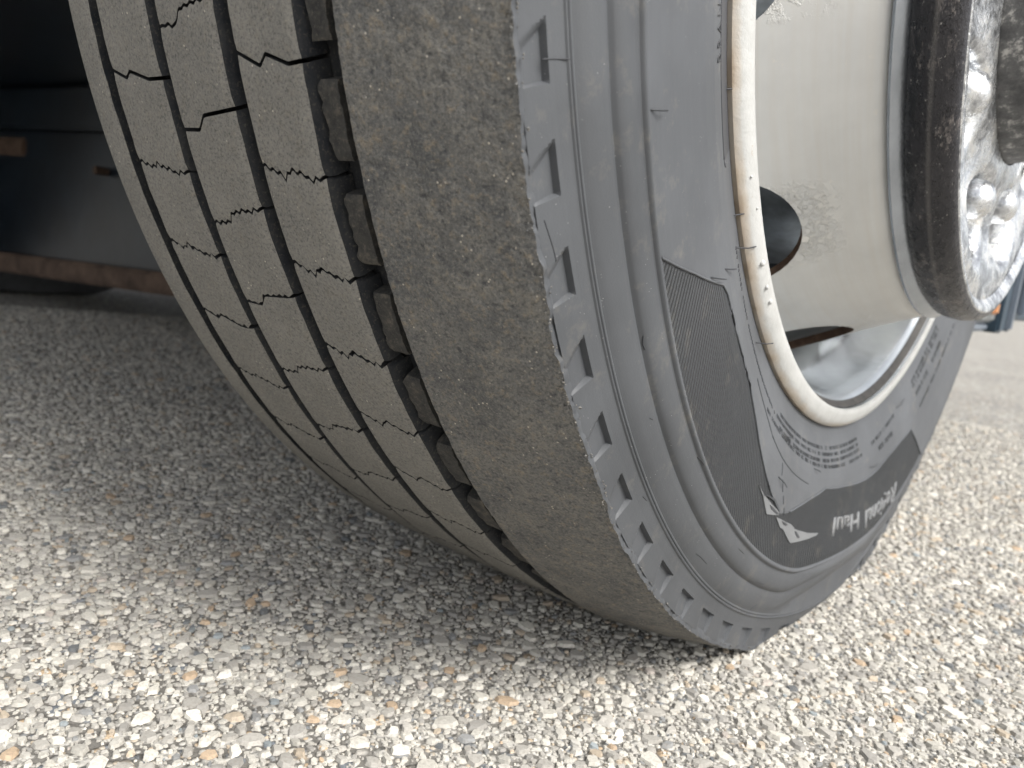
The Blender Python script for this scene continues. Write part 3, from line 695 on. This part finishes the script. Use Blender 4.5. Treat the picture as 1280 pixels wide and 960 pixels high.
revolve('hub_dome', [(.1850, .1130), (.1930, .1110), (.2050, .1085), (.2150, .1050), (.2350, .0900), (.2380, .0800), (.2520, .0700), (.2560, .0560), (.2570, .0050)], 96, M['pocket'], hubc)
pn = np.array([(-.013, .0150), (-.008, .0148), (-.0065, .0128), (.000, .0120), (.004, .0100), (.0062, .0068), (.0073, .0030), (.0075, .0003)]); pa_ = np.linspace(0, 2*np.pi, 24, endpoint=False)
me = mesh_np('lug_nut', np.stack([np.repeat(pn[:, :1], 24, 1), -pn[:, 1:]*np.sin(pa_), -pn[:, 1:]*np.cos(pa_)], -1).reshape(-1, 3), grid_faces(8, 24, True), True, 40)
for p_ in me.polygons: p_.use_smooth = True
me.set_sharp_from_angle(angle=R_(40))
for k in range(10):
    a = R_(14+36*k); o = link('lug_nut', me, hubc, [M['chrome']]); o.location = (.1900, -.1430*math.sin(a), -.1430*math.cos(a)); o.rotation_euler = (random.uniform(0, 1), 0, 0)

# ------------------------------------------------------------------ vehicle parts behind
def prism_x(name, pts_yz, x0, x1, mat, parent):
    bm = bmesh.new(); A_ = [bm.verts.new((x0, y, z)) for y, z in pts_yz]; B_ = [bm.verts.new((x1, y, z)) for y, z in pts_yz]
    bm.faces.new(A_); bm.faces.new(B_[::-1]); n_ = len(A_)
    for i in range(n_): bm.faces.new((A_[i], A_[(i+1) % n_], B_[(i+1) % n_], B_[i]))
    bmesh.ops.recalc_face_normals(bm, faces=bm.faces[:]); bmesh.ops.bevel(bm, geom=bm.edges[:], offset=.004, segments=2, affect='EDGES')
    me = bpy.data.meshes.new(name); bm.to_mesh(me); bm.free(); return link(name, me, parent, [mat])
axle = empty('steel_axle', (-.9, .12, .1)); tag(axle, 'dark blue painted steel axle beam with rusty lower flange left of the worn tyre', 'axle')
def slab(name, y0, y1, zl, zr, tl, tr, x0, x1, mat):
    """bar along x whose bottom runs from zl to zr and top from tl to tr"""
    bm = bmesh.new(); vs = []
    for x_, zb, zt in ((x0, zl, tl), (x1, zr, tr)):
        vs.append([bm.verts.new((x_, y0, zb)), bm.verts.new((x_, y1, zb)), bm.verts.new((x_, y1, zt)), bm.verts.new((x_, y0, zt))])
    bm.faces.new(vs[0]); bm.faces.new(vs[1][::-1])
    for i in range(4): bm.faces.new((vs[0][i], vs[0][(i+1) % 4], vs[1][(i+1) % 4], vs[1][i]))
    bmesh.ops.recalc_face_normals(bm, faces=bm.faces[:]); bmesh.ops.bevel(bm, geom=bm.edges[:], offset=.005, segments=2, affect='EDGES')
    for v in bm.verts: v.co -= axle.location
    me = bpy.data.meshes.new(name); bm.to_mesh(me); bm.free()
    for p_ in me.polygons: p_.use_smooth = True
    me.set_sharp_from_angle(angle=R_(40)); o = link(name, me, axle, [mat]); return o
slab('lower_flange', .045, .20, .058, .135, .095, .165, -1.60, -.16, M['flange'])
slab('web_plate', .062, .16, .094, .164, .330, .335, -1.60, -.16, M['under'])
slab('upper_rail', .050, .18, .332, .337, .405, .395, -1.60, -.16, M['under'])
slab('top_plate', .070, .20, .407, .397, .80, .80, -1.60, -.16, M['under'])
plate = box_mesh('rusty_bracket', -1.56, -1.41, .055, .068, .285, .318, bevel=.005)
for v in plate.vertices: v.co -= axle.location
link('rusty_bracket', plate, axle, [M['flange']])
for x_, z_, s_ in ((-1.10, .27, .007),):
    bm = bmesh.new(); bmesh.ops.create_cone(bm, cap_ends=True, segments=6, radius1=s_, radius2=s_*.9, depth=.03)
    for v in bm.verts: v.co = Vector((v.co.x, v.co.z, v.co.y))
    me = bpy.data.meshes.new('bolt_head'); bm.to_mesh(me); bm.free(); o = link('bolt_head', me, axle, [M['flange']]); o.location = Vector((x_, .055, z_))-axle.location

# opposite wheel under the far side of the vehicle
far = empty('wheel', (-1.80, .20, 0)); tag(far, 'dark tyre on the far side, seen small under the axle beam at the left edge', 'wheel')
pr = [(-.10, .29), (-.135, .33), (-.145, .38), (-.135, .43), (-.12, .45), (-.06, .4575), (-.055, .448), (-.045, .448), (-.04, .458), (.04, .458), (.045, .448), (.055, .448), (.06, .4575), (.12, .45), (.135, .43), (.145, .38), (.135, .33), (.10, .29)]
ph = np.linspace(0, 2*np.pi, 128, endpoint=False); pa = np.array(pr)
V = np.stack([np.repeat(pa[:, :1], 128, 1), -pa[:, 1:]*np.sin(ph), -pa[:, 1:]*np.cos(ph)], -1).reshape(-1, 3)
link('tyre', mesh_np('far_tyre', deform(V), grid_faces(len(pr), 128, True), True, 40), far, [M['blacktyre']], (0, 0, HUB_Z))
o = revolve('rim', [(.13, .296), (.135, .288), (.12, .27), (.05, .26), (.02, .24), (.06, .20), (.07, .05)], 64, M['drum'], far); o.location = (0, 0, HUB_Z)

# truck body: floor, added slabs that shade the ground, side skirt panels with step behind the wheel
body = empty('parked_truck', (0, 2.0, 0)); tag(body, 'grey and teal side skirt of the truck behind the wheel at the right edge', 'truck')
def bpart(name, *a, mat, **kw):
    me = box_mesh(name, *a, **kw)
    for v in me.vertices: v.co -= body.location
    return link(name, me, body, [mat])
bpart('shading_underfloor', -1.95, -.17, -.50, 1.25, .41, .52, mat=M['under'])  # unseen truck underside, set low and forward to shade the ground
bpart('rear_shade_slab', -1.95, -.62, 1.26, 2.4, .44, .54, mat=M['under'])  # unseen extension, added to cut light coming in from behind
bpart('side_shade_panel', -2.02, -1.96, -.30, 2.4, .27, 1.08, mat=M['under'])  # unseen panel, added to block light from the far side
bpart('cab_side', .02, .12, .62, 1.25, .80, 1.02, mat=M['bodypaint'])
bpart('wheel_arch', -.02, .12, -.62, .62, .98, 1.06, mat=M['bodypaint'])
bpart('front_panel', -1.75, .12, -.66, -.62, .98, 1.12, mat=M['bodypaint'])
bpart('cab_floor', -1.95, .12, -.62, 1.25, 1.00, 1.10, mat=M['under'])
bpart('skirt_panel', -.10, .095, .52, .775, .210, .80, mat=M['bodygrey'])
bpart('skirt_trim', -.08, .102, .785, .835, .195, .80, mat=M['bodydark'])
bpart('skirt_post', -.08, .108, .845, .870, .198, .80, mat=M['bodypaint'])
bpart('skirt_panel', -.08, .100, .880, 1.22, .215, .80, mat=M['bodydark'])
for k in range(3): bpart('skirt_rib', .100, .112, .93+k*.12, .95+k*.12, .225, .80, mat=M['bodypaint'], bevel=.003)
bpart('marker_lamp', .095, .104, .715, .735, .222, .240, mat=M['orange'], bevel=.003)
bpart('bracket', .02, .090, .54, .76, .196, .210, mat=M['bodypaint'])

# ------------------------------------------------------------------ ground
ZB = -.0022
gv = 400.0
me = mesh_np('asphalt_pavement', np.array([(-gv, -gv, ZB), (gv, -gv, ZB), (gv, gv, ZB), (-gv, gv, ZB)]), np.array([(0, 1, 2, 3)]), False)
ground = link('asphalt_pavement', me, None, [M['asphalt']]); tag(ground, 'pale exposed aggregate asphalt pavement', 'pavement', None, 'structure')
# stones: dart throwing in the wedge seen by the camera
PAL = [((.47, .455, .42), 32), ((.55, .53, .485), 22), ((.40, .385, .36), 22), ((.31, .30, .285), 12), ((.62, .60, .56), 6), ((.46, .39, .31), 4), ((.46, .35, .25), .8), ((.24, .245, .25), 3.0), ((.24, .27, .29), .9), ((.13, .14, .15), 1.2), ((.42, .38, .35), 1.0)]
pw = np.array([b_ for _, b_ in PAL]); pw = pw/pw.sum(); pc = np.array([a for a, _ in PAL])
fx, fy = math.sin(yaw), math.cos(yaw)
stones = []; cell = .012; hashg = {}
def clear(x, y, r):
    ci, cj = int(x//cell), int(y//cell); m_ = 1
    for i in range(ci-m_, ci+m_+1):
        for j in range(cj-m_, cj+m_+1):
            for (a, b_, c_) in hashg.get((i, j), ()):
                if (a-x)**2+(b_-y)**2 < (.86*(r+c_))**2: return False
    return True
def throw(nth, rmin, rmax, dmax, dens_fall):
    # candidate points in a fan around the camera foot
    th = rng.uniform(-.74, .74, nth); D_ = np.sqrt(rng.uniform(.16**2, dmax**2, nth))
    for t, d_, q, rn in zip(th, D_, rng.uniform(0, 1, nth), rng.uniform(0, 1, nth)):
        if d_ > dens_fall and q > (dens_fall/d_)**2: continue
        ca, sa = math.cos(t), math.sin(t); x = CAM.x+(fx*ca+fy*sa)*d_; y = CAM.y+(fy*ca-fx*sa)*d_
        r = rmin+(rmax-rmin)*rn*rn
        if clear(x, y, r): stones.append((x, y, r)); hashg.setdefault((int(x//cell), int(y//cell)), []).append((x, y, r))
throw(3600, .0044, .0066, 1.9, 1.9)
throw(16000, .0033, .0048, 1.9, 1.9)
throw(80000, .0021, .0036, 1.9, 1.9)
throw(110000, .0013, .0024, 1.35, .8)
throw(60000, .0007, .0013, .75, .6)
S = np.array(stones)
def stone_verts(x, y, r, rg_):
    m_ = 7; an = np.sort((np.arange(m_)+rg_.uniform(-.32, .32, m_))*2*np.pi/m_); el = rg_.uniform(1.0, 1.75); rot_ = rg_.uniform(0, np.pi)
    rad = r*rg_.uniform(.78, 1.12, m_)*1.02; px_, py_ = rad*np.cos(an)*math.sqrt(el), rad*np.sin(an)/math.sqrt(el)
    c_, s_ = math.cos(rot_), math.sin(rot_); X_, Y_ = px_*c_-py_*s_, px_*s_+py_*c_
    h = r*rg_.uniform(.12, .36); tilt = rg_.normal(0, .07, 2)
    f_ = rg_.uniform(.62, .84); zt = lambda a, b_: a*tilt[0]+b_*tilt[1]
    top_z = -.0012 + h*.75 if r > .0013 else -.0022+h
    V_ = np.empty((2*m_+1, 3)); V_[:m_, 0] = x+X_; V_[:m_, 1] = y+Y_; V_[:m_, 2] = ZB-.0006
    V_[m_:2*m_, 0] = x+X_*f_; V_[m_:2*m_, 1] = y+Y_*f_; V_[m_:2*m_, 2] = ZB+.0003+min(.0012, .35*r)+h*.25+zt(X_, Y_)*f_+rg_.uniform(-.1, .1, m_)*h
    V_[2*m_] = (x, y, ZB+.0003+min(.0012, .35*r)+h*.34)
    return V_
m_ = 7
FT = np.array([(i, (i+1) % m_, m_+(i+1) % m_) for i in range(m_)]+[(i, m_+(i+1) % m_, m_+i) for i in range(m_)]+[(m_+i, m_+(i+1) % m_, 2*m_) for i in range(m_)])
# largest in the picture first
dist = np.hypot(S[:, 0]-CAM.x, S[:, 1]-CAM.y)**2 + CAM.z**2
camP = np.array(CAM); ndc = np.stack([S[:, 0]-camP[0], S[:, 1]-camP[1], np.full(len(S), -camP[2])], -1)
zc = ndc@np.array(f); xc = ndc@np.array(rr)/zc*1046.35; yc = ndc@np.array(uu)/zc*1046.35
seen = (zc > 0) & (abs(xc) < 640) & (abs(yc) < 480) & ~((S[:, 0] > -.13) & (S[:, 0] < .14) & (abs(S[:, 1]) < .17))
size = np.where(seen, S[:, 2]/np.sqrt(dist), 0); order = np.argsort(-size)
def colour(n_):
    c_ = pc[rng.choice(len(PAL), n_, p=pw)]; return np.clip(c_*rng.uniform(.86, 1.25, (n_, 1)), 0, 1)
def add_col(me, per_vert):
    per_vert = np.asarray(per_vert)*np.array([1.0, .995, .97]); ca = me.color_attributes.new('Col', 'FLOAT_COLOR', 'POINT'); buf = np.ones((len(per_vert), 4), np.float32); buf[:, :3] = per_vert; ca.data.foreach_set('color', buf.ravel())
proto = []
for k in range(48):
    V_ = stone_verts(0, 0, 1.0*.005, rng); V_[:, 2] -= ZB
    me = mesh_np('stone', V_, FT, False); add_col(me, np.repeat(colour(1), 15, 0)); proto.append(me)
for k, idx in enumerate(order[:300]):
    x, y, r = S[idx]; o = link('stone', proto[k % 48], ground, [M['stone']]); o.location = (x, y, ZB); sc_ = r/.005; o.scale = (sc_, sc_, 1.0); o.rotation_euler = (0, 0, random.uniform(0, 6.28))
rest = order[300:]
VV = np.concatenate([stone_verts(*S[i], rng) for i in rest]); n_s = len(rest)
FF = (FT[None]+(np.arange(n_s)*15)[:, None, None]).reshape(-1, 3)
me = mesh_np('aggregate', VV, FF, False); add_col(me, np.repeat(colour(n_s), 15, 0))
agg = link('aggregate', me, ground, [M['stone']]); agg['kind'] = 'stuff'
print('stones', len(S), 'tris', len(FF))
